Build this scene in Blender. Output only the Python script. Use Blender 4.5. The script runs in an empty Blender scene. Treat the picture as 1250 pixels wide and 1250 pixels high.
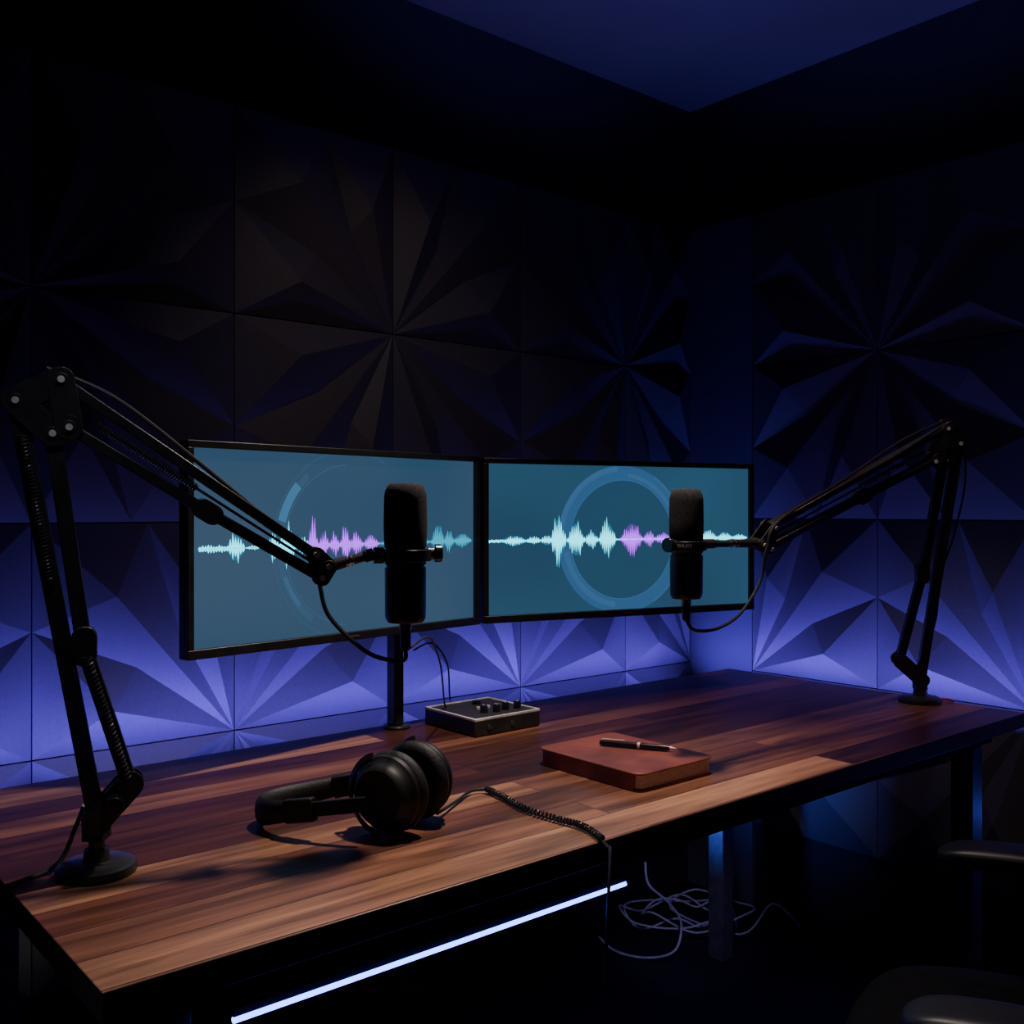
import bpy, bmesh, math, random
from mathutils import Vector, Matrix
random.seed(7)
EYE = 1.2                      # camera height above the floor
TH = math.radians(40.2)        # the room and the desk are turned by this angle
CT, ST = math.cos(TH), math.sin(TH)
DESK = EYE - 0.45              # table top height

def R(u, v, z=0.0):            # room plan (u along back wall, v towards it) -> world
    return Vector((CT*u - ST*v, ST*u + CT*v, z))
def P(x, y, z):                # z measured from eye level
    return Vector((x, y, z + EYE))

# ------------------------------------------------------------------ materials
def srgb(r, g, b):
    f = lambda c: (c/255/12.92) if c/255 <= .04045 else ((c/255+.055)/1.055)**2.4
    return (f(r), f(g), f(b), 1)
def new_mat(name):
    m = bpy.data.materials.new(name); m.use_nodes = True
    return m, m.node_tree.nodes, m.node_tree.links, m.node_tree.nodes['Principled BSDF']
def pbr(name, col, rough=.5, metal=0, nscale=40, namt=.25, bump=0., bscale=300, spec=.5):
    m, n, l, b = new_mat(name)
    tc = n.new('ShaderNodeTexCoord')
    no = n.new('ShaderNodeTexNoise'); no.inputs['Scale'].default_value = nscale
    l.new(tc.outputs['Object'], no.inputs['Vector'])
    r = n.new('ShaderNodeValToRGB')
    c = Vector(col[:3])
    r.color_ramp.elements[0].position = .3; r.color_ramp.elements[1].position = .7
    r.color_ramp.elements[0].color = (*(c*(1-namt)), 1)
    r.color_ramp.elements[1].color = (*(c*(1+namt)), 1)
    l.new(no.outputs['Fac'], r.inputs['Fac']); l.new(r.outputs['Color'], b.inputs['Base Color'])
    b.inputs['Roughness'].default_value = rough; b.inputs['Metallic'].default_value = metal
    b.inputs['Specular IOR Level'].default_value = spec
    if bump:
        n2 = n.new('ShaderNodeTexNoise'); n2.inputs['Scale'].default_value = bscale
        l.new(tc.outputs['Object'], n2.inputs['Vector'])
        bp = n.new('ShaderNodeBump'); bp.inputs['Strength'].default_value = bump
        bp.inputs['Distance'].default_value = .002
        l.new(n2.outputs['Fac'], bp.inputs['Height']); l.new(bp.outputs['Normal'], b.inputs['Normal'])
    return m
def emis(name, col, strength=1, col2=None):
    m, n, l, b = new_mat(name)
    b.inputs['Base Color'].default_value = (0.01, 0.01, 0.01, 1)
    b.inputs['Roughness'].default_value = .4
    b.inputs['Emission Strength'].default_value = strength
    if col2 is None:
        b.inputs['Emission Color'].default_value = col
    else:
        tc = n.new('ShaderNodeTexCoord'); gr = n.new('ShaderNodeTexNoise')
        gr.inputs['Scale'].default_value = 3.2; gr.inputs['Detail'].default_value = 0
        l.new(tc.outputs['Object'], gr.inputs['Vector'])
        r = n.new('ShaderNodeValToRGB'); r.color_ramp.elements[0].position = .3; r.color_ramp.elements[1].position = .7
        r.color_ramp.elements[0].color = col; r.color_ramp.elements[1].color = col2
        l.new(gr.outputs['Fac'], r.inputs['Fac']); l.new(r.outputs['Color'], b.inputs['Emission Color'])
    return m
def wood_mat():
    m, n, l, b = new_mat('walnut_planks')
    tc = n.new('ShaderNodeTexCoord')
    br = n.new('ShaderNodeTexBrick')
    br.offset = .37; br.squash = 1.0
    br.inputs['Color1'].default_value = (0, 0, 0, 1); br.inputs['Color2'].default_value = (1, 1, 1, 1)
    br.inputs['Mortar'].default_value = (0, 0, 0, 1)
    br.inputs['Scale'].default_value = 1; br.inputs['Mortar Size'].default_value = .0009
    br.inputs['Mortar Smooth'].default_value = .3
    br.inputs['Brick Width'].default_value = 1.45; br.inputs['Row Height'].default_value = .076
    mp0 = n.new('ShaderNodeMapping'); mp0.inputs['Location'].default_value = (1.15, .02, 0)
    l.new(tc.outputs['Object'], mp0.inputs['Vector']); l.new(mp0.outputs['Vector'], br.inputs['Vector'])
    ml = n.new('ShaderNodeMath'); ml.operation = 'MULTIPLY'; ml.inputs[1].default_value = 37
    l.new(br.outputs['Color'], ml.inputs[0])
    def grain(scale, detail, dist):
        mp = n.new('ShaderNodeMapping'); mp.inputs['Scale'].default_value = scale
        l.new(tc.outputs['Object'], mp.inputs['Vector'])
        g = n.new('ShaderNodeTexNoise'); g.noise_dimensions = '4D'
        g.inputs['Scale'].default_value = 1.5; g.inputs['Detail'].default_value = detail; g.inputs['Distortion'].default_value = dist
        l.new(mp.outputs['Vector'], g.inputs['Vector']); l.new(ml.outputs[0], g.inputs['W']); return g
    g = grain((1.6, 14, 14), 5, 1.1); g2 = grain((4, 90, 90), 6, .4)
    r = n.new('ShaderNodeValToRGB'); e = r.color_ramp.elements
    e[0].position = 0; e[0].color = (.062, .020, .013, 1)
    e[1].position = 1; e[1].color = (.45, .23, .13, 1)
    x = e.new(.35); x.color = (.125, .042, .025, 1)
    x = e.new(.7); x.color = (.24, .100, .058, 1)
    l.new(br.outputs['Color'], r.inputs['Fac'])
    def ramp(src, a, c):
        gr = n.new('ShaderNodeValToRGB'); gr.color_ramp.elements[0].position = .36; gr.color_ramp.elements[1].position = .64
        gr.color_ramp.elements[0].color = a; gr.color_ramp.elements[1].color = c
        l.new(src.outputs['Fac'], gr.inputs['Fac']); return gr
    def mul(a, b_):
        mx = n.new('ShaderNodeMix'); mx.data_type = 'RGBA'; mx.blend_type = 'MULTIPLY'; mx.inputs[0].default_value = 1
        l.new(a, mx.inputs[6]); l.new(b_, mx.inputs[7]); return mx.outputs[2]
    c1 = mul(r.outputs['Color'], ramp(g, (.46, .42, .40, 1), (1.22, 1.18, 1.15, 1)).outputs['Color'])
    c2 = mul(c1, ramp(g2, (.74, .71, .69, 1), (1.12, 1.12, 1.12, 1)).outputs['Color'])
    mo = n.new('ShaderNodeMix'); mo.data_type = 'RGBA'
    l.new(br.outputs['Fac'], mo.inputs[0]); l.new(c2, mo.inputs[6]); mo.inputs[7].default_value = (.02, .008, .006, 1)
    l.new(mo.outputs[2], b.inputs['Base Color'])
    b.inputs['Roughness'].default_value = .38
    bp = n.new('ShaderNodeBump'); bp.inputs['Strength'].default_value = .12; bp.inputs['Distance'].default_value = .001
    l.new(g2.outputs['Fac'], bp.inputs['Height']); l.new(bp.outputs['Normal'], b.inputs['Normal'])
    return m

M_wood = wood_mat()
M_edge = pbr('shaded_edge', (.030, .012, .009), .6, nscale=25, namt=.4)  # shade put into the colour: keeps the tabletop sides dark under the fill
M_wall = pbr('shaded_wall_paint', (.018, .018, .022), .85, nscale=8, namt=.04)  # darkened so the wall tops stay black despite the ceiling glow
M_wall_lit = pbr('lit_wall_paint', (.085, .085, .105), .8, nscale=8, namt=.04)  # lighter copy of the wall paint, for the blue-lit strip by the corner
M_ceil = pbr('ceiling_paint', (.12, .12, .14), .85, nscale=4, namt=.05)
M_floor = pbr('dark_floor', (.012, .012, .015), .6, nscale=6)
M_panel = pbr('acoustic_panel_surface', (.095, .089, .091), .52, nscale=60, namt=.08, bump=.08, bscale=500)
M_black = pbr('black_powder_coat', (.038, .037, .038), .32, .25, bump=.1, bscale=900)
M_steel = pbr('black_steel', (.09, .09, .096), .32, .5)
M_frame = pbr('matte_black_frame', (.008, .008, .009), .85, spec=.2)
M_leg = pbr('desk_leg_coat', (.08, .08, .085), .5)
M_plastic = pbr('black_plastic', (.014, .014, .015), .40)
M_foam = pbr('black_foam', (.050, .048, .047), .95, nscale=500, namt=.5, bump=.9, bscale=900, spec=.2)
M_cable = pbr('black_cable', (.014, .014, .015), .45)
M_wcable = pbr('pale_cable', (.55, .53, .56), .5)
M_rcable = pbr('red_cable', (.6, .05, .03), .5)
M_leather = pbr('brown_leather', (.22, .058, .036), .40, nscale=14, namt=.35, bump=.5, bscale=90)
M_page = pbr('paper_edges', (.65, .48, .42), .9, nscale=400)
M_pad = pbr('ear_pad_leatherette', (.009, .009, .010), .6, bump=.3, bscale=250)
M_cup = pbr('ear_cup_plastic', (.008, .008, .009), .50, spec=.4)
M_chrome = pbr('brushed_metal', (.60, .57, .55), .26, 1)
M_brass = pbr('copper_ring', (.5, .3, .2), .35, 1)
M_alu = pbr('grey_aluminium', (.75, .72, .70), .45, .1)
M_plate = pbr('grey_top_plate', (.035, .033, .034), .5, .1)
M_white = pbr('pale_print', (.7, .7, .72), .5)
M_knob = pbr('knob_black', (.012, .012, .012), .25)
M_mesh = pbr('chair_fabric', (.003, .003, .004), .85, bump=.3, bscale=400, spec=0.1)
M_arm = pbr('chair_arm_plastic', (.006, .006, .009), .45, spec=.45)
M_led = emis('blue_led_tube', (.07, .14, 1, 1), 12)
M_scrL = emis('screen_blue_left', srgb(58, 84, 110), 1, srgb(42, 76, 104))
M_scrR = emis('screen_blue_right', srgb(40, 73, 100), 1, srgb(48, 86, 114))
M_ring = emis('screen_ring', srgb(50, 94, 138), 1)
M_ringdim = emis('screen_ring_dim', srgb(58, 102, 146), 1)
M_ringbr = emis('screen_ring_bright', srgb(66, 118, 160), 1)
M_ringL = emis('screen_ring_left', srgb(60, 98, 132), 1)
M_disc = emis('screen_disc', srgb(41, 75, 102), 1)
M_discL = emis('screen_disc_left', srgb(54, 88, 118), 1)
M_cyan = emis('wave_cyan', (.03, .80, 1, 1), 3.0)
M_cyan2 = emis('wave_cyan_soft', (.02, .38, .58, 1), 1.4)
M_purple = emis('wave_purple', (.36, .02, .95, 1), 2.8)
M_halo = emis('wave_halo', srgb(44, 116, 154), 1)
M_halop = emis('wave_halo_purple', srgb(84, 78, 154), 1)

# ------------------------------------------------------------------ mesh builder
class MB:
    def __init__(s): s.bm = bmesh.new(); s.mi = 0
    def faces(s, vs, fs):
        V = [s.bm.verts.new(v) for v in vs]
        for f in fs:
            try:
                F = s.bm.faces.new([V[i] for i in f]); F.material_index = s.mi
            except ValueError: pass
        return s
    def box(s, c, size, rot=None):
        c = Vector(c); vs = []
        for i in (-1, 1):
            for j in (-1, 1):
                for k in (-1, 1):
                    v = Vector((i*size[0]/2, j*size[1]/2, k*size[2]/2))
                    if rot is not None: v = rot @ v
                    vs.append(c+v)
        return s.faces(vs, [(0,1,3,2),(4,6,7,5),(0,4,5,1),(2,3,7,6),(0,2,6,4),(1,5,7,3)])
    def bar(s, p, q, w, h, n=None):
        p, q = Vector(p), Vector(q); d = (q-p).normalized()
        n = Vector(n) if n is not None else Vector((0, 0, 1))
        a = d.cross(n).normalized(); b = a.cross(d).normalized()
        rot = Matrix((a, d, b)).transposed()
        return s.box((p+q)/2, (w, (q-p).length, h), rot)
    def cyl(s, p, q, r, r2=None, seg=24):
        return s.lathe([(0, 0), (r, 0), (r if r2 is None else r2, (Vector(q)-Vector(p)).length), (0, (Vector(q)-Vector(p)).length)], p, Vector(q)-Vector(p), seg)
    def lathe(s, prof, o, axis=(0, 0, 1), seg=32):
        o = Vector(o); z = Vector(axis).normalized()
        x = z.orthogonal().normalized(); y = z.cross(x)
        rings = []
        for (r, h) in prof:
            if r < 1e-6: rings.append([s.bm.verts.new(o+z*h)])
            else: rings.append([s.bm.verts.new(o+z*h+(x*math.cos(2*math.pi*i/seg)+y*math.sin(2*math.pi*i/seg))*r) for i in range(seg)])
        for a, b in zip(rings, rings[1:]):
            for i in range(seg):
                j = (i+1) % seg
                if len(a) == 1 and len(b) == 1: continue
                if len(a) == 1: f = (a[0], b[j], b[i])
                elif len(b) == 1: f = (a[i], a[j], b[0])
                else: f = (a[i], a[j], b[j], b[i])
                F = s.bm.faces.new(f); F.material_index = s.mi
        return s
    def sweep(s, pts, sec, up=None, close=False):
        pts = [Vector(p) for p in pts]; rings = []; n = None
        for i, p in enumerate(pts):
            t = (pts[min(i+1, len(pts)-1)]-pts[max(i-1, 0)])
            if close: t = pts[(i+1) % len(pts)]-pts[i-1]
            t.normalize()
            if up is not None: n = Vector(up) - t*Vector(up).dot(t)
            elif n is None: n = t.orthogonal()
            else: n = n - t*n.dot(t)
            n.normalize(); b = t.cross(n)
            sc = sec(i/(len(pts)-1)) if callable(sec) else sec
            rings.append([s.bm.verts.new(p+b*x+n*y) for x, y in sc])
        k = len(rings[0]); pr = list(zip(rings, rings[1:]))
        if close: pr.append((rings[-1], rings[0]))
        for a, b in pr:
            for i in range(k):
                F = s.bm.faces.new((a[i], a[(i+1) % k], b[(i+1) % k], b[i])); F.material_index = s.mi
        if not close:
            for c in (rings[0][::-1], rings[-1]):
                F = s.bm.faces.new(c); F.material_index = s.mi
        return s
    def tube(s, pts, r, seg=8):
        return s.sweep(pts, [(r*math.cos(2*math.pi*i/seg), r*math.sin(2*math.pi*i/seg)) for i in range(seg)])
    def capsule(s, p, q, r, n, t, off=0, seg=10):
        p, q, n = Vector(p), Vector(q), Vector(n).normalized()
        d = (q-p); d = d-n*d.dot(n)
        d = d.normalized() if d.length > 1e-6 else n.orthogonal()
        a = n.cross(d); out = []
        for c, s0 in ((q, -90), (p, 90)):
            for i in range(seg+1):
                th = math.radians(s0+180*i/seg)
                out.append(c+d*(r*math.cos(th))+a*(r*math.sin(th)))
        k = len(out)
        vs = [v+n*(off-t/2) for v in out]+[v+n*(off+t/2) for v in out]
        return s.faces(vs, [tuple(range(k))[::-1], tuple(range(k, 2*k))]+[(i, (i+1) % k, k+(i+1) % k, k+i) for i in range(k)])
    def obj(s, name, mats, parent=None, bevel=0, world=True, loc=None, rotz=0, angle=38, sub=0, smooth=True, keep=False):
        if not keep: bmesh.ops.recalc_face_normals(s.bm, faces=s.bm.faces)
        me = bpy.data.meshes.new(name); s.bm.to_mesh(me); s.bm.free()
        for m in (mats if isinstance(mats, (list, tuple)) else [mats]): me.materials.append(m)
        if smooth:
            for p in me.polygons: p.use_smooth = True
            me.set_sharp_from_angle(angle=math.radians(angle))
        o = bpy.data.objects.new(name, me); bpy.context.collection.objects.link(o)
        if loc is not None: o.location = loc
        o.rotation_euler[2] = rotz
        if parent is not None:
            o.parent = parent
            if world:
                pm = Matrix.Translation(parent.location) @ parent.rotation_euler.to_matrix().to_4x4()
                o.matrix_parent_inverse = pm.inverted()
        if bevel:
            b = o.modifiers.new('bevel', 'BEVEL'); b.width = bevel; b.segments = 2; b.limit_method = 'ANGLE'; b.angle_limit = math.radians(40)
        if sub:
            b = o.modifiers.new('sub', 'SUBSURF'); b.levels = sub; b.render_levels = sub
        return o
def empty(name, loc, rotz, label, cat, **kw):
    e = bpy.data.objects.new(name, None); bpy.context.collection.objects.link(e)
    e.empty_display_size = .05
    e.location = loc; e.rotation_euler[2] = rotz
    tag(e, label, cat, **kw); return e
def tag(o, label, cat, **kw):
    o['label'] = label; o['category'] = cat
    for k, v in kw.items(): o[k] = v
def spline(pts, n=10):
    pts = [Vector(p) for p in pts]; out = []
    for i in range(len(pts)-1):
        p0 = pts[max(i-1, 0)]; p1 = pts[i]; p2 = pts[i+1]; p3 = pts[min(i+2, len(pts)-1)]
        for j in range(n):
            t = j/n
            out.append(.5*((2*p1)+(p2-p0)*t+(2*p0-5*p1+4*p2-p3)*t*t+(3*p1-p0-3*p2+p3)*t**3))
    out.append(pts[-1]); return out
def helix(p, q, r, turns, seg=10):
    p, q = Vector(p), Vector(q); z = (q-p).normalized(); x = z.orthogonal().normalized(); y = z.cross(x)
    n = int(turns*seg)
    return [p+(q-p)*(i/n)+(x*math.cos(2*math.pi*i/seg)+y*math.sin(2*math.pi*i/seg))*r for i in range(n+1)]

# ------------------------------------------------------------------ room
CEIL = EYE+1.286
UW, VW = 2.53, 2.10
def structure(name, u0, u1, v0, v1, z0, z1, mat):
    c = R((u0+u1)/2, (v0+v1)/2, (z0+z1)/2)
    o = MB().box((0, 0, 0), (u1-u0, v1-v0, z1-z0)).obj(name, mat, loc=c, rotz=TH, smooth=False)
    o['kind'] = 'structure'; return o
structure('wall_back', -1.2, UW+.1, VW, VW+.1, 0, CEIL, M_wall)
structure('wall_right', UW, UW+.1, -1.2, VW, 0, CEIL, M_wall)
structure('ceiling', -1.2, UW+.1, -1.2, VW+.1, CEIL, CEIL+.1, M_ceil)
structure('floor', -1.2, UW+.1, -1.2, VW+.1, -.1, 0, M_floor)
structure('lit_wall_strip', UW-.012, UW-.0005, 1.850, VW-.0005, 0.001, EYE+.897, M_wall_lit)  # strip added over bare wall, paler so it catches the blue light

def panel_mesh(fs, ft):
    h = .056; b = .012
    V = {'A':(0,0,b),'B':(1,0,b),'C':(1,1,b),'D':(0,1,b),'Q1':(.66,.18,h),'Q2':(.64,.68,h*.85),'Q3':(.20,.62,h*.95),
         'M1':(1,.54,b),'M2':(.46,1,b),'K1':(.52,.35,b+.008),'K2':(.30,.49,b+.010),'a':(0,0,0),'b':(1,0,0),'c':(1,1,0),'d':(0,1,0)}
    T = ['A B Q1','B M1 Q1','A Q1 K1','K1 Q1 M1','K1 M1 Q2','A K1 Q2','M1 C Q2','C M2 Q2','M2 K2 Q2','K2 A Q2','A K2 Q3','K2 M2 Q3','M2 D Q3','D A Q3',
         'a b B A','b c C M1 B','c d D M2 C','d a A D','a b c d']
    keys = list(V); g = .003
    def tr(p):
        x, z, d = p; s = g+x*(1-2*g); t = g+z*(1-2*g)
        if fs: s = 1-s
        if ft: t = 1-t
        return (s, -d, t)
    mb = MB().faces([tr(V[k]) for k in keys], [tuple(keys.index(x) for x in t.split()) for t in T])
    bmesh.ops.recalc_face_normals(mb.bm, faces=mb.bm.faces)
    me = bpy.data.meshes.new('acoustic_panel'); mb.bm.to_mesh(me); mb.bm.free(); me.materials.append(M_panel)
    return me
PM = {(a, b): panel_mesh(a, b) for a in (0, 1) for b in (0, 1)}
ZR = {-1: -.951, 0: -.489, 1: -.027, 2: .435}
def panel(loc, rot, w, hgt, fs, ft, wallname):
    o = bpy.data.objects.new('acoustic_panel', PM[(int(fs), int(ft))])
    bpy.context.collection.objects.link(o)
    o.location = loc; o.rotation_euler[2] = rot; o.scale = (w, 1, hgt)
    tag(o, 'dark grey faceted star-pattern acoustic panel fixed to wall', 'wall panel', group='acoustic panels on the '+wallname)
E = [-.295, .123, .541, .959, 1.377, 1.795, 2.213, 2.516]
for c in range(len(E)-1):
    for r in ZR:
        par = 0 if r in (1, 2) else 1
        A = c if c % 2 == par else c+1
        panel(R(E[c], VW-.0005, EYE+ZR[r]), TH, E[c+1]-E[c], .462, A == c+1, r in (-1, 1), 'long wall')
for c in range(4):
    for r in ZR:
        par = 1 if r in (1, 2) else 0
        A = c if c % 2 == par else c+1
        panel(R(UW-.0005, 1.848-.411*c, EYE+ZR[r]), TH-math.pi/2, .411, .462, A == c+1, r in (-1, 1), 'short wall')

# ------------------------------------------------------------------ desk
U0, U1, V0, V1 = .309, 2.297, .957, 1.765
desk = empty('desk', R((U0+U1)/2, (V0+V1)/2, 0), TH, 'long walnut plank desk with black steel frame', 'desk')
LU, LV = (U1-U0), (V1-V0)
tt = MB().box((0, 0, DESK-.016), (LU, LV, .032))
tt.bm.faces.ensure_lookup_table(); tt.bm.normal_update()
bmesh.ops.recalc_face_normals(tt.bm, faces=tt.bm.faces)
for f in tt.bm.faces: f.material_index = 0 if f.normal.z > .5 else 1
tt.obj('tabletop', [M_wood, M_edge], desk, bevel=.0015, world=False)
fr = MB()
for y in (-LV/2+.065, LV/2-.08):
    fr.box((0, y, DESK-.032-.016), (LU-.12, .04, .032))
for x in (-LU/2+.08, LU/2-.14):
    fr.box((x, -.005, DESK-.032-.016), (.05, LV-.13-.06, .0318))
fr.obj('frame', M_frame, desk, bevel=.002, world=False)
for x in (-LU/2+.08, LU/2-.14):
    for y in (-LV/2+.065, LV/2-.08):
        MB().box((x, y, (DESK-.064)/2), (.048, .048, DESK-.064)).obj('leg', M_leg, desk, bevel=.003, world=False)

bar = MB()
a, b = R(.446, .974, EYE-.5275), R(1.032, .974, EYE-.5275)
bar.cyl(a, b, .0034, seg=12)
e_bar = empty('led_light_bar', (a+b)/2, 0, 'glowing blue-white LED tube fixed under the desk edge', 'light')
bar.obj('tube', M_led, e_bar)
cl = MB(); off = R(0, .016)+Vector((0, 0, .0068))
cl.bar(a+off, b+off, .034, .0100)
cl.obj('tube_light_shield', M_frame, e_bar)  # added above the tube to block its upward glow on the frame

# ------------------------------------------------------------------ monitors
def monitor(p0, p1, zb, h, lab, scr):
    p0 = R(*p0); p1 = R(*p1); d = p1-p0; w = d.length
    e = empty('computer_monitor', Vector(((p0+p1)/2)[:2]+(EYE+zb,)), math.atan2(d.y, d.x), lab, 'monitor', group='pair of monitors above the desk')
    bz = .012; bb = .016
    # housing frame around recessed screen
    m = MB()
    m.box((0, .012, h/2), (w, .018, h))
    m.box((0, -.002, bb/2), (w, .010, bb)); m.box((0, -.002, h-bz/2), (w, .010, bz))
    for s in (-1, 1): m.box((s*(w-bz)/2, -.002, (h+bb-bz)/2), (bz, .010, h-bb-bz))
    m.box((0, .030, h/2), (w*.55, .022, h*.6))
    m.obj('housing', M_plastic, e, bevel=.0015, world=False)
    mk = MB(); mk.box((0, -.0075, bb/2), (.022, .0006, .003)); mk.obj('badge', M_leg, e, world=False)
    W = w-2*bz; Hh = h-bb-bz; cz = bb+Hh/2
    s = MB()
    def quad(x0, x1, z0, z1, y): s.faces([(x0, y, z0), (x1, y, z0), (x1, y, z1), (x0, y, z1)], [(0, 1, 2, 3)])
    y = .0025
    s.mi = 0; quad(-W/2, W/2, bb, h-bz, y)
    def arc(cx, r0, r1, a0, a1, yy, mi, zc):
        s.mi = mi; n = max(4, int(abs(a1-a0)/3)); vs = []
        for i in range(n+1):
            t = math.radians(a0+(a1-a0)*i/n)
            for r in (r0, r1):
                vs.append((cx+r*math.cos(t), yy, zc+r*math.sin(t)))
        s.faces(vs, [(2*i, 2*i+1, 2*i+3, 2*i+2) for i in range(n)])
    def wave(x0, x1, amp, mi, zc, shape='bump', step=.0026):
        x = x0; k = 0; pts = []; halo = []
        while x < x1:
            t = (x-x0)/(x1-x0)
            env = math.sin(math.pi*min(max(t, .02), .98))**1.3 if shape == 'bump' else 1
            f = lambda: .0009+amp*env*((.45+.55*random.random()) if k % 2 else .10+.10*random.random())
            pts.append((x, f(), f()*.9)); x += step; k += 1
            halo.append((x-step, (.003+amp*env*.62), (.003+amp*env*.55)))
        def strip(pp, yy, mat):
            s.mi = mat; vs = []
            for x, a, b_ in pp: vs += [(x, yy, zc-b_), (x, yy, zc+a)]
            s.faces(vs, [(2*i, 2*i+2, 2*i+3, 2*i+1) for i in range(len(pp)-1)])
        if amp > .012: strip(halo, y-.0009, 9 if mi == 7 else 8)
        strip(pts, y-.0013, mi)
    X = lambda f: -w/2+f*w
    if scr == 'L':
        zc = h/2+.000; cx = X(.50)
        arc(cx, .150, .1512, 95, 265, y-.0004, 2, zc)
        arc(cx, .176, .1768, 60, 250, y-.0004, 2, zc)
        arc(cx, .155, .168, 128, 236, y-.0004, 1, zc)
        arc(cx, .155, .172, 138, 164, y-.0006, 3, zc)
        arc(cx, .155, .164, 200, 222, y-.0006, 2, zc)
        wave(X(.035), X(.975), .0008, 6, zc, 'flat')
        wave(X(.035), X(.12), .007, 5, zc, 'flat'); wave(X(.11), X(.165), .032, 5, zc)
        wave(X(.165), X(.215), .004, 5, zc)
        wave(X(.225), X(.27), .034, 5, zc); wave(X(.26), X(.32), .048, 5, zc); wave(X(.31), X(.36), .022, 5, zc)
        wave(X(.35), X(.39), .062, 7, zc); wave(X(.385), X(.425), .034, 7, zc); wave(X(.42), X(.465), .028, 7, zc); wave(X(.46), X(.50), .050, 7, zc); wave(X(.49), X(.545), .028, 7, zc); wave(X(.54), X(.60), .022, 7, zc)
        wave(X(.60), X(.80), .022, 6, zc); wave(X(.80), X(.86), .048, 6, zc); wave(X(.85), X(.90), .028, 6, zc); wave(X(.89), X(.975), .018, 6, zc)
        mats = [M_scrL, M_discL, M_ringL, M_ringbr, M_ringdim, M_cyan, M_cyan2, M_purple, M_halo, M_halop]
    else:
        zc = h/2-.002; cx = X(.487)
        arc(cx, 0.0001, .137, 0, 360, y-.0003, 1, zc)
        arc(cx, .137, .170, 0, 360, y-.0004, 2, zc)
        arc(cx, .136, .1380, 0, 360, y-.0006, 4, zc)
        arc(cx, .157, .170, 95, 170, y-.0006, 4, zc); arc(cx, .144, .157, 190, 262, y-.0006, 4, zc)
        arc(cx, .166, .170, -60, 60, y-.0006, 4, zc); arc(cx, .144, .153, 30, 85, y-.0006, 4, zc)
        wave(X(.02), X(.98), .0008, 5, zc, 'flat')
        wave(X(.02), X(.07), .004, 5, zc, 'flat'); wave(X(.06), X(.15), .013, 5, zc); wave(X(.14), X(.20), .011, 5, zc); wave(X(.19), X(.24), .013, 5, zc)
        wave(X(.225), X(.285), .070, 5, zc); wave(X(.285), X(.35), .056, 5, zc); wave(X(.345), X(.40), .026, 5, zc)
        wave(X(.395), X(.465), .056, 5, zc)
        wave(X(.475), X(.565), .052, 7, zc); wave(X(.56), X(.61), .025, 7, zc); wave(X(.60), X(.68), .016, 7, zc)
        wave(X(.68), X(.78), .016, 6, zc); wave(X(.78), X(.86), .024, 5, zc); wave(X(.85), X(.92), .018, 5, zc); wave(X(.91), X(.98), .011, 5, zc)
        mats = [M_scrR, M_disc, M_ring, M_ringbr, M_ringdim, M_cyan, M_cyan2, M_purple, M_halo, M_halop]
    s.obj('screen', mats, e, world=False, smooth=False)
    return e
monitor((.644, 1.585), (1.330, 1.687), -.246, .36, 'wide black monitor showing cyan and purple waveform with faint ring', 'L')
monitor((1.343, 1.687), (2.046, 1.501), -.246, .358, 'wide black monitor showing waveform crossing a bright blue ring', 'R')

st = empty('monitor_stand', R(1.15, 1.735, DESK), TH, 'black pole stand carrying both monitors on the desk', 'monitor stand')
MB().cyl(R(1.15, 1.73, DESK), R(1.15, 1.73, DESK+.006), .028).obj('base', M_black, st, bevel=.002)
MB().bar(R(1.15, 1.735, DESK+.006), R(1.15, 1.735, EYE+.02), .032, .022, n=R(1, 0)).obj('pole', M_black, st, bevel=.003)
cb = MB()
cb.tube([R(.99, 1.70, EYE-.066), R(1.15, 1.748, EYE-.066), R(1.34, 1.765, EYE-.066), R(1.56, 1.735, EYE-.066), R(1.71, 1.66, EYE-.066)], .013, 12)
cb.obj('crossbar', M_black, st)

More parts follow.
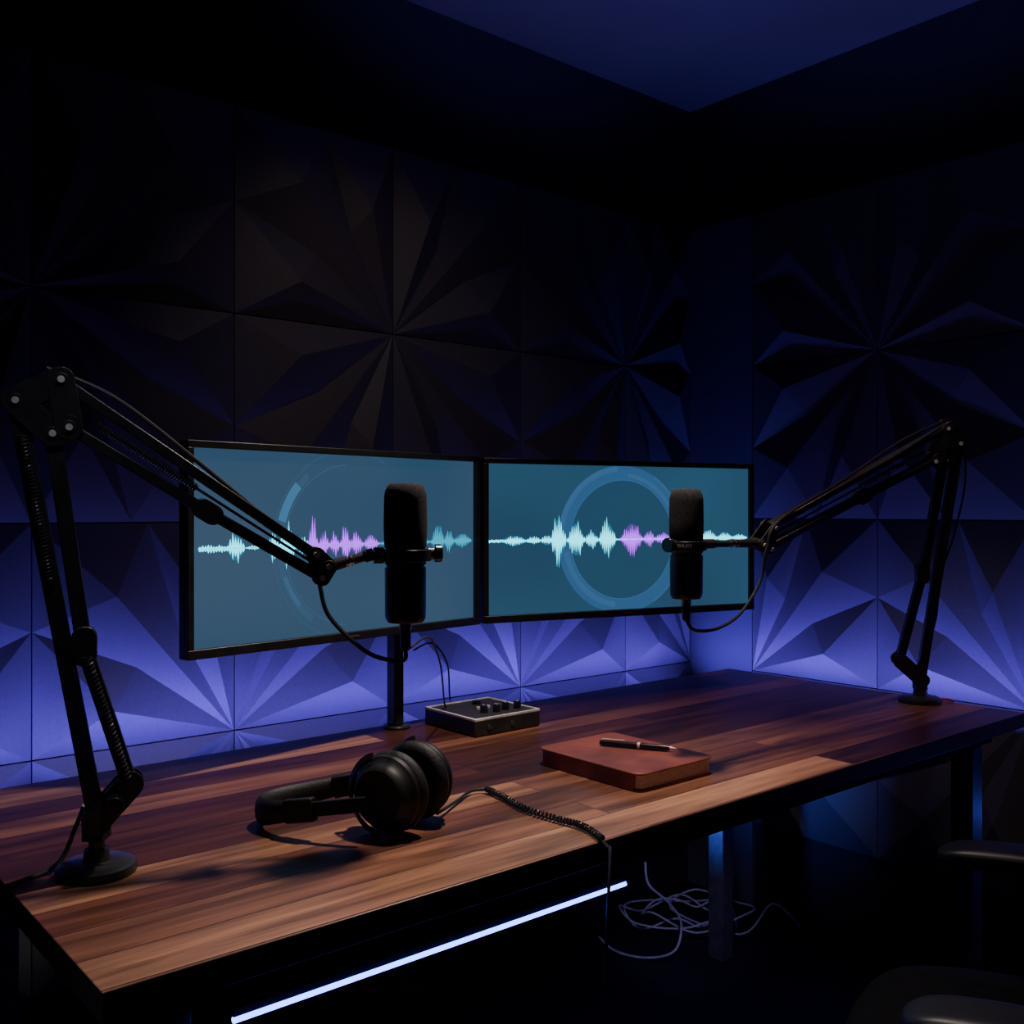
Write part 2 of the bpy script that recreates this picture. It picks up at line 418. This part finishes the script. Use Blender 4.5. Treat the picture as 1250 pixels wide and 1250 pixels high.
# ------------------------------------------------------------------ microphones
def microphone(x, y, e, lab, text=False):
    """e: horizontal unit vector pointing from the boom towards the mic"""
    e = Vector((e[0], e[1], 0)).normalized(); o = P(x, y, 0)
    t = empty('microphone', P(x, y, -.154), 0, lab, 'microphone', group='studio microphones on boom arms')
    r = .029
    prof = [(0, -.052), (r*.97, -.052)]
    prof += [(r, -.046), (r*1.02, -.02), (r, .014)]
    for i in range(1, 9):
        a = math.pi/2*i/8; prof.append((r*(.62+.38*math.cos(a)) if i < 8 else 0.010, .014+.022*math.sin(a)))
    prof.append((0, .0362))
    MB().lathe(prof, o, seg=40).obj('windscreen', M_foam, t)
    MB().lathe([(0, -.0525), (.0265, -.0525), (.0285, -.056), (.0285, -.074), (.0262, -.075), (.0262, -.078), (.0282, -.079), (.0278, -.142), (.0272, -.148), (.024, -.153), (0, -.154)], o, seg=40).obj('body', M_black, t)
    m = MB().lathe([(0, -.154), (.0085, -.154), (.0085, -.163), (0, -.163)], o, seg=20)
    m.obj('connector_ring', M_brass, t)
    MB().lathe([(0, -.163), (.0075, -.163), (.0075, -.186), (.005, -.192), (0, -.192)], o, seg=20).obj('cable_plug', M_plastic, t)
    # yoke : hoop round the body with pivots and knobs
    side = Vector((-e.y, e.x, 0)); yk = MB()
    pts = [o+Vector((0, 0, -.062))+(-e*math.cos(a)+side*math.sin(a))*.033 for a in [math.radians(k) for k in range(-180, 181, 15)]]
    yk.sweep(pts[:-1], [(-.002, -.008), (.002, -.008), (.002, .008), (-.002, .008)], up=(0, 0, 1), close=True)
    yk.cyl(o+e*.030+Vector((0, 0, -.06)), o+e*.048+Vector((0, 0, -.06)), .0085)
    yk.cyl(o-e*.030+Vector((0, 0, -.062)), o-e*.044+Vector((0, 0, -.062)), .011)
    yk.obj('yoke', M_black, t, bevel=.0008)
    kn = MB(); kn.cyl(o+e*.040+Vector((0, 0, -.06)), o+e*.050+Vector((0, 0, -.06)), .0125, seg=14)
    kn.obj('knob', M_knob, t, bevel=.001)
    if text:
        cu = bpy.data.curves.new('badge_text', 'FONT'); cu.body = 'SHURE'; cu.size = .0085; cu.align_x = 'CENTER'; cu.align_y = 'CENTER'
        to = bpy.data.objects.new('t', cu); bpy.context.collection.objects.link(to)
        dg = bpy.context.evaluated_depsgraph_get(); me = bpy.data.meshes.new_from_object(to.evaluated_get(dg))
        bpy.data.objects.remove(to)
        for v in me.vertices:            # wrap the lettering round the cylinder
            rr = .0353; an = v.co.x/rr - math.pi/2 - .25
            v.co = Vector((x+rr*math.cos(an), y+rr*math.sin(an), EYE-.0615+v.co.y))
        me.materials.clear(); me.materials.append(M_white)
        bo = bpy.data.objects.new('badge', me); bpy.context.collection.objects.link(bo); bo.parent = t
        bo.matrix_parent_inverse = Matrix.Translation(t.location).inverted()
    return t

def boom(base, outer, inner, upper, lower, end, mic, lab, sc=1.0):
    """outer/inner: lower-limb bars; upper/lower: upper-limb bars; points (x,y,z from eye)"""
    B = Vector((base[0], base[1], DESK)); t = empty('microphone_boom_arm', B, 0, lab, 'microphone arm', group='boom arms standing on the desk')
    outer, inner, upper, lower = [[P(*q) for q in L] for L in (outer, inner, upper, lower)]
    end = P(*end); mic = Vector((mic[0], mic[1], EYE-.06))
    nl = (outer[0]-outer[-1]).cross(inner[-1]-outer[-1]).normalized()
    nu = (upper[0]-upper[-1]).cross(lower[0]-upper[-1]).normalized()
    if nl.dot(nu) < 0: nu = -nu
    MB().lathe([(0, 0), (.047, 0), (.048, .004), (.046, .011), (.040, .014), (.016, .016), (.014, .030), (.0, .030)], B, seg=48).obj('base', M_black, t)
    j = outer[-1]
    MB().cyl(B+Vector((0, 0, .028)), Vector((B.x, B.y, j.z)), .0095).obj('post', M_steel, t)
    jb = MB()
    for o_ in (-.012, .012):
        jb.capsule(j, inner[-1], .014*sc, nl, .003, o_); jb.capsule(Vector((B.x, B.y, j.z)), j, .015*sc, nl, .003, o_)
    jb.cyl(j-nl*.014, j+nl*.014, .010); jb.cyl(inner[-1]-nl*.014, inner[-1]+nl*.014, .008)
    jb.box(Vector((B.x, B.y, j.z-.012)), (.026, .026, .026))
    jb.obj('shoulder_joint', M_black, t, bevel=.0008)
    kb = MB().cyl((j+inner[-1])/2-nl*.014, (j+inner[-1])/2-nl*.034, .014, .012, 12)
    kb.obj('tightening_knob', M_knob, t, bevel=.001)
    # lower limb
    m = MB()
    for L, w in ((outer, .0175*sc), (inner, .0160*sc)):
        for p, q in zip(L, L[1:]): m.bar(p, q, .017, w, n=nl.cross(q-p))
        for k in L[1:-1]: m.capsule(k-Vector((0, 0, .008)), k+Vector((0, 0, .012)), .0125*sc, nl, .022)
    m.obj('lower_arm', M_black, t, bevel=.0015)
    m = MB()
    for L, w in ((upper, .0115*sc), (lower, .0120*sc)):
        for p, q in zip(L, L[1:]): m.bar(p, q, .016, w, n=nu.cross(q-p))
        for k in L[1:-1]: m.capsule(k+(L[0]-k)*.05, k-(L[0]-k)*.03, .011*sc, nu, .021)
    m.obj('upper_arm', M_black, t, bevel=.0015)
    # springs
    off = nl*.015
    def spring(p, q, k):
        MB().tube(helix(p, q, .0044, k), .0012, 5).obj('spring', M_steel, t)
    if len(inner) > 2: spring(inner[1]-off+(inner[2]-inner[1])*.06, inner[1]-off+(inner[2]-inner[1])*.95, 30)
    spring(outer[0]-off+(outer[-1]-outer[0])*.08, outer[0]-off+(outer[-1]-outer[0])*.42, 40)
    mid = (upper[0]+lower[0])/2; mie = (upper[-1]+lower[-1])/2
    spring(mid+(mie-mid)*.12, mid+(mie-mid)*.50, 38)
    sr = MB(); sr.tube([mid+(mie-mid)*.5, mie], .0018, 6); sr.obj('tension_rod', M_steel, t)
    # elbow
    el = MB()
    piv = [outer[0], upper[0], lower[0], inner[0]]
    for o_ in (-.012, .012):
        for p, q in zip(piv, piv[1:]+piv[:1]): el.capsule(p, q, .0135*sc, (nl+nu), .003, o_)
    for p in piv: el.cyl(p-nl*.0145, p+nl*.0145, .0075*sc, seg=16)
    el.obj('elbow_joint', M_black, t, bevel=.0008)
    for p in piv:
        for g in (-1, 1):
            MB().cyl(p+nl*g*.014, p+nl*g*.0175, .0042, seg=12).obj('screw', M_alu, t)
    # wrist and mount
    w = MB()
    for o_ in (-.011, .011):
        w.capsule(upper[-1], end, .011, nu, .003, o_); w.capsule(lower[-1], end, .011, nu, .003, o_); w.capsule(upper[-1], lower[-1], .010, nu, .003, o_)
    w.cyl(end-nu*.016, end+nu*.016, .009)
    w.obj('wrist_joint', M_black, t, bevel=.0008)
    for p in (upper[-1], lower[-1], end):
        for g in (-1, 1): MB().cyl(p+nu*g*.0125, p+nu*g*.0185, .0042, seg=12).obj('screw', M_alu, t)
    d = (mic-end); d.z = 0; dd = d.normalized(); tip = mic-dd*.044
    L = (tip-end)
    mm = MB(); mm.cyl(end, end+L*.38, .0085, .0075); mm.cyl(end+L*.55, tip, .0065); mm.cyl(end+L*.80, tip, .0085)
    mm.obj('mount', M_black, t, bevel=.0006)
    cr = MB(); cr.cyl(end+L*.38, end+L*.55, .0060); cr.cyl(end+L*.40, end+L*.44, .0078); cr.cyl(end+L*.49, end+L*.53, .0078)
    cr.obj('threaded_ring', M_chrome, t)
    return t

m1 = microphone(-.145, 1.360, (.95, .30), 'black broadcast microphone with foam windscreen before the monitor')
m2 = microphone(.300, 1.720, (-.77, -.64), 'black broadcast microphone with foam windscreen and white lettering', text=True)
boom((-.515, 1.239),
     [(-.6005, 1.211, .131), (-.514, 1.237, -.383)],
     [(-.562, 1.224, .092), (-.528, 1.234, -.170), (-.479, 1.252, -.342)],
     [(-.553, 1.227, .158), (-.260, 1.321, -.060)],
     [(-.544, 1.229, .100), (-.388, 1.280, -.004), (-.253, 1.325, -.090)],
     (-.245, 1.327, -.076), (-.145, 1.36), 'black spring boom arm standing beside the headphones', 1.18)
boom((.9536, 2.336),
     [(.983, 2.2, .148), (.955, 2.336, -.395)],
     [(.950, 2.2, .112), (.932, 2.27, -.145), (.903, 2.33, -.350)],
     [(.947, 2.18, .179), (.485, 1.88, -.031)],
     [(.920, 2.18, .108), (.7175, 2.05, .026), (.478, 1.88, -.071)],
     (.457, 1.86, -.0625), (.300, 1.72), 'black spring boom arm standing at the corner of the desk', 1.18)

def cable(name, pts, r, mat, lab, parent=None, n=10):
    m = MB(); m.tube(spline(pts, n), r, 8)
    o = m.obj(name, mat, parent)
    if parent is None: tag(o, lab, 'cable')
    return o
cable('microphone_cable', [P(-.575, 1.235, .175), P(-.50, 1.26, .140), P(-.40, 1.30, .055), P(-.30, 1.33, -.035), P(-.262, 1.345, -.075), P(-.258, 1.345, -.105), P(-.245, 1.345, -.145), P(-.20, 1.35, -.19), P(-.165, 1.358, -.205), P(-.146, 1.36, -.204), P(-.145, 1.36, -.190)],
      .0030, M_cable, 'black cable running down the boom arm to the microphone')
cable('microphone_cable', [P(.93, 2.16, .19), P(.80, 2.06, .14), P(.65, 1.95, .06), P(.50, 1.865, -.02), P(.468, 1.84, -.075), P(.455, 1.83, -.13), P(.41, 1.79, -.185), P(.36, 1.75, -.208), P(.315, 1.725, -.208), P(.30, 1.72, -.19)],
      .0030, M_cable, 'black cable looping from the boom arm to the microphone')
cable('signal_cable', [P(-.140, 1.375, -.19), P(-.125, 1.45, -.185), P(-.13, 1.65, -.22), P(-.135, 1.9, -.30), P(-.140, 2.07, -.40), P(-.135, 2.12, -.432)],
      .0018, M_cable, 'thin black cable running down to the audio interface')
cable('signal_cable', [P(-.21, 2.13, -.30), P(-.17, 2.13, -.285), P(-.14, 2.15, -.33), P(-.135, 2.16, -.40), P(-.13, 2.14, -.430)],
      .0018, M_cable, 'thin black cable behind the audio interface')
cable('arm_cable', [P(-.535, 1.25, -.37), P(-.55, 1.26, -.40), P(-.565, 1.245, -.440), P(-.59, 1.20, -.4465), P(-.625, 1.15, -.4465)],
      .003, M_cable, 'black cable trailing over the desk edge beside the arm base')
cable('arm_cable', [P(.995, 2.20, .165), P(1.004, 2.215, .06), P(.994, 2.25, -.06), P(.978, 2.28, -.15), P(.980, 2.31, -.25), P(.970, 2.35, -.36), P(.985, 2.375, -.435), P(1.01, 2.39, -.4465)],
      .0024, M_cable, 'black cable hanging loosely down the upright of the arm')
cable('red_cable', [P(.985, 2.345, -.446), P(1.00, 2.355, -.446), P(1.02, 2.35, -.446), P(1.03, 2.33, -.446)], .0028, M_rcable, 'short red cable lying beside the boom arm base')

# ------------------------------------------------------------------ audio interface
ai = empty('audio_interface', R(1.30, 1.635, DESK), TH, 'small black audio interface with grey rim and knobs', 'audio interface')
AW, AD, AH = .172, .172, .034
MB().box((0, 0, AH/2), (AW, AD, AH-.002)).obj('case', M_black, ai, bevel=.003, world=False)
rim = MB()
for s in (-1, 1):
    rim.box((0, s*(AD/2-.0028), AH), (AW-.001, .0055, .005)); rim.box((s*(AW/2-.0028), 0, AH), (.0055, AD-.0112, .005))
rim.obj('rim', M_alu, ai, bevel=.0008, world=False)
MB().box((0, .0, AH-.0005), (AW-.012, AD-.012, .002)).obj('top_plate', M_plate, ai, world=False)
for x, y in ((.058, -.045), (.030, -.040), (.002, -.045), (-.024, -.036)):
    k = MB()
    k.lathe([(0, 0), (.0085, 0), (.0075, .014), (.006, .016), (0, .016)], (x, y, AH), seg=20); k.mi = 1
    k.box((x, y+.002, AH+.0163), (.0022, .008, .0008)); k.obj('knob', [M_knob, M_white], ai, world=False)
for i in range(3): MB().lathe([(0, 0), (.0045, 0), (.0045, .005), (0, .005)], (-.01+.026*i, .00, AH), seg=14).obj('button', M_alu, ai, world=False)
MB().lathe([(0, 0), (.011, 0), (.010, .008), (0, .009)], (.02, .045, AH), seg=20).obj('dial', M_knob, ai, world=False)
for i in range(2): MB().lathe([(0, 0), (.005, 0), (.005, .002), (0, .002)], (-.05+.06*i, -AD/2, AH*.5), (0, -1, 0), 16).obj('socket', M_steel, ai, world=False)

# ------------------------------------------------------------------ notebook + pen
nb = empty('notebook', R(1.270, 1.200, DESK), TH, 'closed brown leather notebook lying on the desk', 'notebook')
def rounded(w, d, r, z0, z1, mb):
    out = []
    for cx, cy, a0 in ((w/2-r, d/2-r, 0), (-w/2+r, d/2-r, 90), (-w/2+r, -d/2+r, 180), (w/2-r, -d/2+r, 270)):
        for i in range(7):
            a = math.radians(a0+15*i); out.append((cx+r*math.cos(a), cy+r*math.sin(a)))
    k = len(out)
    mb.faces([(x, y, z0) for x, y in out]+[(x, y, z1) for x, y in out], [tuple(range(k))[::-1], tuple(range(k, 2*k))]+[(i, (i+1) % k, k+(i+1) % k, k+i) for i in range(k)])
NW, ND, NH = .190, .246, .030
c = MB(); rounded(NW, ND, .018, 0.0002, .0035, c); c.obj('cover', M_leather, nb, bevel=.001, world=False)
c = MB(); rounded(NW, ND, .018, NH-.0035, NH, c)
c.obj('cover', M_leather, nb, bevel=.0014, world=False)
c = MB(); c.box((-NW/2+.0045, 0, NH/2), (.008, ND-.028, NH-.001)); c.obj('spine', M_leather, nb, bevel=.003, world=False)
c = MB(); rounded(NW-.008, ND-.008, .014, .0035, NH-.0035, c); c.obj('pages', M_page, nb, world=False)
a = R(1.266, 1.256, DESK+NH+.0062); b = R(1.333, 1.137, DESK+NH+.0062); d = (b-a).normalized()
pen = empty('pen', (a+b)/2-Vector((0, 0, .006)), 0, 'black ballpoint pen with metal trim resting on the notebook', 'pen')
L = (b-a).length
MB().lathe([(0, 0), (.0040, 0), (.0048, .004), (.0052, L*.5), (.0052, L*.84), (.0040, L*.92), (0, L*.92)], a, d, 20).obj('barrel', M_knob, pen)
MB().lathe([(0, L*.92), (.0038, L*.92), (.0015, L*.98), (.0008, L), (0, L)], a, d, 20).obj('tip', M_alu, pen)
MB().lathe([(.0054, L*.50), (.0057, L*.505), (.0057, L*.53), (.0054, L*.535)], a, d, 20).obj('ring', M_alu, pen)
MB().bar(a+d*.004+Vector((0, 0, .0068)), a+d*.045+Vector((0, 0, .0068)), .003, .0012).obj('clip', M_alu, pen)

# ------------------------------------------------------------------ headphones
Nc, Fc = Vector((-.172, 1.385, DESK+.057)), Vector((-.134, 1.454, DESK+.060))
hp = empty('headphones', Vector((-.16, 1.44, DESK)), 0, 'black over-ear headphones with coiled cable resting on desk', 'headphones')
axN = Vector((.46, .89, .0)).normalized()
def earcup(c, ax):
    # ax points from cup towards the ear
    MB().lathe([(0, -.024), (.031, -.0245), (.0335, -.026), (.037, -.026), (.040, -.0235), (.043, -.018), (.046, -.010), (.052, -.006), (.0535, .0), (.051, .004), (0, .004)], c, ax, 48).obj('ear_cup', M_cup, hp)
    m = MB(); n = 40
    x = ax.orthogonal().normalized(); y = ax.cross(x)
    pts = [c+ax*.014+(x*math.cos(2*math.pi*i/n)+y*math.sin(2*math.pi*i/n))*.0405 for i in range(n)]
    m.sweep(pts, [(.0160*math.cos(2*math.pi*k/12), .0120*math.sin(2*math.pi*k/12)) for k in range(12)], up=ax, close=True)
    m.obj('ear_pad', M_pad, hp)
earcup(Nc, axN); earcup(Fc, -axN)
M0 = (Nc+Fc)/2; bdir = Vector((-.99, .10, 0)); adir = Vector((.34, .94, 0)).normalized()
def bandpt(tdeg):
    t = math.radians(tdeg); s_ = math.sin(t)
    zz = DESK+.056-.034*s_**1.2
    v = M0+adir*(-math.cos(t))*.085+bdir*(s_*.205); v.z = zz
    return v
band = [bandpt(t) for t in range(38, 143, 5)]
def sec(f):
    w = .014+.0065*math.sin(math.pi*f); h = .0050+.0040*math.sin(math.pi*f)**.6
    return [(h*math.cos(2*math.pi*k/12), w*math.sin(2*math.pi*k/12)) for k in range(12)]
MB().sweep(band, sec, up=(0, 0, 1)).obj('headband', M_pad, hp)
for rng, cc, sg in ((range(4, 42, 4), Nc, -1), (range(138, 178, 4), Fc, 1)):
    s_ = MB(); s_.sweep([bandpt(t) for t in rng], [(-.003, -.010), (.003, -.010), (.003, .010), (-.003, .010)], up=(0, 0, 1))
    s_.obj('slider', M_cup, hp, bevel=.001)
    tk = 34 if sg < 0 else 146
    s_ = MB(); s_.sweep([bandpt(t) for t in (tk-8, tk, tk+8)], [(-.0065, -.016), (.0065, -.016), (.0065, .016), (-.0065, .016)], up=(0, 0, 1))
    s_.obj('adjuster_housing', M_cup, hp, bevel=.002)
    yk = MB(); x = bdir - axN*bdir.dot(axN); x.normalize(); z = Vector((0, 0, 1))
    pts = [cc+axN*sg*.012+(x*math.cos(a)+z*math.sin(a))*.0545 for a in [math.radians(k) for k in range(-82, 83, 11)]]
    yk.sweep(pts, [(-.005, -.002), (.005, -.002), (.005, .002), (-.005, .002)], up=None)
    yk.obj('yoke', M_cup, hp)
path = spline([Vector((-.108, 1.440, DESK+.012)), P(-.085, 1.52, -.444), P(-.065, 1.575, -.444), P(-.040, 1.585, -.444)], 8)
path2 = spline([P(-.040, 1.585, -.444), P(-.014, 1.545, -.444), P(.018, 1.485, -.444), P(.064, 1.435, -.444), P(.100, 1.40, -.444), P(.122, 1.345, -.444)], 14)
m = MB(); m.tube(path, .0024, 8)
dense = spline(path2, 5); pts = []
for i, p in enumerate(dense[:-1]):
    t = (dense[i+1]-p).normalized(); x = Vector((0, 0, 1)); y = t.cross(x); a = i*.8
    pts.append(p+(x*math.cos(a)+y*math.sin(a))*.0036+Vector((0, 0, .0008)))
m.tube(pts, .0017, 6)
m.tube(spline([P(.122, 1.345, -.4465), P(.127, 1.32, -.446), P(.127, 1.295, -.444), P(.122, 1.268, -.50), P(.118, 1.265, -.60), P(.116, 1.26, -.78), P(.116, 1.26, -.95), P(.118, 1.262, -1.10), P(.13, 1.27, -1.194)], 8), .0022, 8)
m.obj('cable', M_cable, hp)

# ------------------------------------------------------------------ loose pale cables under the desk
lc = [P(.34, 2.55, -.90), P(.35, 2.56, -.96), P(.41, 2.62, -1.03), P(.450, 2.66, -1.10), P(.43, 2.64, -1.165), P(.36, 2.66, -1.193), P(.28, 2.70, -1.193), P(.24, 2.76, -1.18)]
cable('loose_cable', lc, .0032, M_wcable, 'pale cable hanging down to the floor beneath the desk')
pts = []
for i in range(30):
    a = i*.72; rr = .11+.05*math.sin(i*.57)
    pts.append(P(.50+rr*1.25*math.cos(a), 2.84+rr*.8*math.sin(a), -1.190+.0015*i*.8+.05*abs(math.sin(i*1.3))))
pts.append(P(.64, 2.80, -1.19)); pts.append(P(.74, 2.84, -1.12)); pts.append(P(.80, 2.78, -1.16))
cable('loose_cable', pts, .0028, M_wcable, 'coiled pale cable heaped on the floor beneath the desk', n=6)

# ------------------------------------------------------------------ office chair
ch = empty('office_chair', Vector((.68, 1.32, 0)), math.radians(63.3), 'black office chair with padded armrests pulled to the desk', 'office chair')
def pad(name, c, size, sub=2, curve=None, mat=M_mesh):
    m = MB(); nx, ny = 8, 8
    vs = []; fs = []
    sx, sy, sz = size
    for k in (0, 1):
        for i in range(nx+1):
            for j in range(ny+1):
                u = i/nx*2-1; v = j/ny*2-1
                q = 1-.20*abs(u)**3*abs(v)**3
                ed = max(abs(u), abs(v))**8
                z = (sz/2*(1-.45*ed))*(1 if k else -1)
                p = Vector((u*sx/2*q, v*sy/2*q, z))
                if curve: p = curve(p)
                vs.append(Vector(c)+p)
    N = (nx+1)*(ny+1); id_ = lambda k, i, j: k*N+i*(ny+1)+j
    for i in range(nx):
        for j in range(ny):
            fs.append((id_(1, i, j), id_(1, i+1, j), id_(1, i+1, j+1), id_(1, i, j+1)))
            fs.append((id_(0, i, j), id_(0, i, j+1), id_(0, i+1, j+1), id_(0, i+1, j)))
    for i in range(nx):
        fs.append((id_(0, i, 0), id_(0, i+1, 0), id_(1, i+1, 0), id_(1, i, 0))); fs.append((id_(0, i, ny), id_(1, i, ny), id_(1, i+1, ny), id_(0, i+1, ny)))
        fs.append((id_(0, 0, i), id_(1, 0, i), id_(1, 0, i+1), id_(0, 0, i+1))); fs.append((id_(0, nx, i), id_(0, nx, i+1), id_(1, nx, i+1), id_(1, nx, i)))
    m.faces(vs, fs)
    return m.obj(name, mat, ch, world=False, sub=sub)
pad('seat', (0, 0, .455), (.50, .48, .075), curve=lambda p: Vector((p.x, p.y, p.z-.25*p.y*p.y+.15*p.x*p.x)))
pad('backrest', (0, -.27, .80), (.46, .56, .045), curve=lambda p: Vector((p.x, -.02+p.z+.35*p.x*p.x-.12*(p.y), p.y)))
for s in (-1, 1):
    pad('armrest', (s*.295, .0, .645), (.085, .26, .034), curve=lambda p: Vector((p.x, p.y, p.z-.6*p.y*p.y*(1 if p.y > 0 else .3))), mat=M_arm)
    m = MB(); m.sweep(spline([(s*.20, -.02, .415), (s*.285, -.02, .43), (s*.305, -.02, .50), (s*.295, -.01, .64)], 6), [(-.012, -.022), (.012, -.022), (.012, .022), (-.012, .022)], up=(0, 1, 0))
    m.obj('armrest_support', M_arm, ch, world=False, bevel=.003)
m = MB(); m.sweep(spline([(0, -.10, .41), (0, -.25, .43), (0, -.32, .55), (0, -.30, .80)], 6), [(-.03, -.008), (.03, -.008), (.03, .008), (-.03, .008)], up=(0, 1, .3)); m.obj('back_support', M_steel, ch, world=False, bevel=.002)
m = MB(); m.box((0, 0, .405), (.20, .24, .04)); m.cyl((0, 0, .10), (0, 0, .40), .026); m.obj('gas_post', M_arm, ch, world=False, bevel=.002)
m = MB(); m.cyl((0, 0, .075), (0, 0, .125), .045)
for i in range(5):
    a = math.radians(72*i+20); d = Vector((math.cos(a), math.sin(a), 0))
    m.bar(d*.03+Vector((0, 0, .100)), d*.29+Vector((0, 0, .075)), .045, .028)
m.obj('star_base', M_arm, ch, world=False, bevel=.004)
for i in range(5):
    a = math.radians(72*i+20); d = Vector((math.cos(a), math.sin(a), 0)); n = Vector((-d.y, d.x, 0))
    m = MB(); c0 = d*.285+Vector((0, 0, .029))
    m.cyl(c0-n*.024, c0-n*.006, .028); m.cyl(c0+n*.006, c0+n*.024, .028); m.cyl(c0-n*.01, c0+n*.01, .01); m.cyl(c0+Vector((0, 0, .02)), c0+Vector((0, 0, .05)), .008)
    m.obj('caster', M_plastic, ch, world=False, bevel=.002)

# ------------------------------------------------------------------ lights
def area(name, c, along, direction, sx, sy, power, col, spread=180):
    L = bpy.data.lights.new(name, 'AREA'); L.shape = 'RECTANGLE'; L.size = sx; L.size_y = sy; L.energy = power; L.color = col
    L.spread = math.radians(spread)
    o = bpy.data.objects.new(name, L); bpy.context.collection.objects.link(o)
    x = Vector(along).normalized(); z = -Vector(direction).normalized(); z = (z-x*z.dot(x)).normalized(); y = z.cross(x)
    o.matrix_world = Matrix.Translation(Vector(c)) @ Matrix((x, y, z)).transposed().to_4x4(); return o
def spot(name, c, target, power, col, size, blend, rad):
    L = bpy.data.lights.new(name, 'SPOT'); L.energy = power; L.color = col; L.spot_size = math.radians(size); L.spot_blend = blend; L.shadow_soft_size = rad
    o = bpy.data.objects.new(name, L); bpy.context.collection.objects.link(o)
    o.location = c; o.rotation_euler = (Vector(target)-Vector(c)).to_track_quat('-Z', 'Y').to_euler(); return o
ux, vx = R(1, 0), R(0, 1)
Z = Vector((0, 0, 1))
BLUE = (.145, .088, 1.0)
area('wall_wash_light', R(1.25, 1.90, EYE-.58), ux, vx*1.0+Z, 2.3, .02, 8.2, BLUE, 78)
area('wall_wash_light_short', R(2.37, 1.34, EYE-.57), vx, ux*.8+Z, 1.4, .02, 4.5, BLUE, 82)
spot('corner_fill', R(2.34, 1.83, EYE-.56), R(2.50, 2.02, EYE+.35), 13, (.07, .08, 1), 60, 1, .02)  # unseen spot added to turn the bare corner strip bluer
spot('ceiling_downlight', P(.2, 1.65, 1.25), P(-.04, 1.48, -.45), 124, (1, .84, .74), 66, 1, .05)
spot('desk_end_fill', P(.85, 1.75, 1.25), P(.70, 2.12, -.45), 26, (1, .58, .56), 52, 1, .05)  # weak warm fill added for the right end of the desk
spot('wall_fill', P(-.10, 1.5, 1.2), P(-.20, 2.4, .08), 6, (1, .76, .72), 70, 1, .05)  # added spot, stands in for the downlight's spill on the back wall
spot('ceiling_wash', P(.44, 1.9, .46), P(.46, 1.96, 1.28), 24, (.20, .15, 1), 116, .35, .1)  # unseen spot in mid-air, added for the blue glow overhead
area('leg_glow', R(1.98, 1.66, .46), Z, ux+vx*.1, .30, .02, .55, (.07, .14, 1), 70)  # unseen light added to streak the back leg with blue
spot('cable_glow', R(1.5, 1.2, .60), R(2.16, 1.85, .02), 7, (.45, .42, 1), 34, 1, .02)  # added spot that picks out the pale cables on the floor
area('rim_glow', R(2.40, 1.0, EYE-.72), vx, -ux, .6, .02, .4, (.08, .10, 1))  # added low beside the wall to edge the desk legs in blue
area('room_fill', P(-.9, .35, .8), (0, 1, 0), Vector((.35, 1.0, -.60)), .5, .4, 2.4, (.5, .56, 1), 70)  # cool fill added to lift the boom arms out of the dark
spot('arm_fill', P(-.25, .75, .95), P(-.52, 1.24, .08), 9, (.8, .82, 1), 30, 1, .04)  # added to bring highlights onto the near boom arm
spot('arm_fill_short', P(.75, 1.55, 1.1), P(.88, 2.16, .08), 9, (.8, .8, 1), 26, 1, .04)  # likewise added, for highlights on the far boom arm
w = bpy.data.worlds.new('world'); bpy.context.scene.world = w; w.use_nodes = True
w.node_tree.nodes['Background'].inputs[0].default_value = (.12, .13, .5, 1); w.node_tree.nodes['Background'].inputs[1].default_value = .008

cam = bpy.data.cameras.new('camera'); co = bpy.data.objects.new('camera', cam); bpy.context.collection.objects.link(co)
co.location = (0, 0, EYE); co.rotation_euler = (math.radians(90), 0, 0)
cam.sensor_width = 36; cam.lens = 36*1220/1250; cam.shift_y = -3/1250; cam.clip_start = .02
bpy.context.scene.camera = co
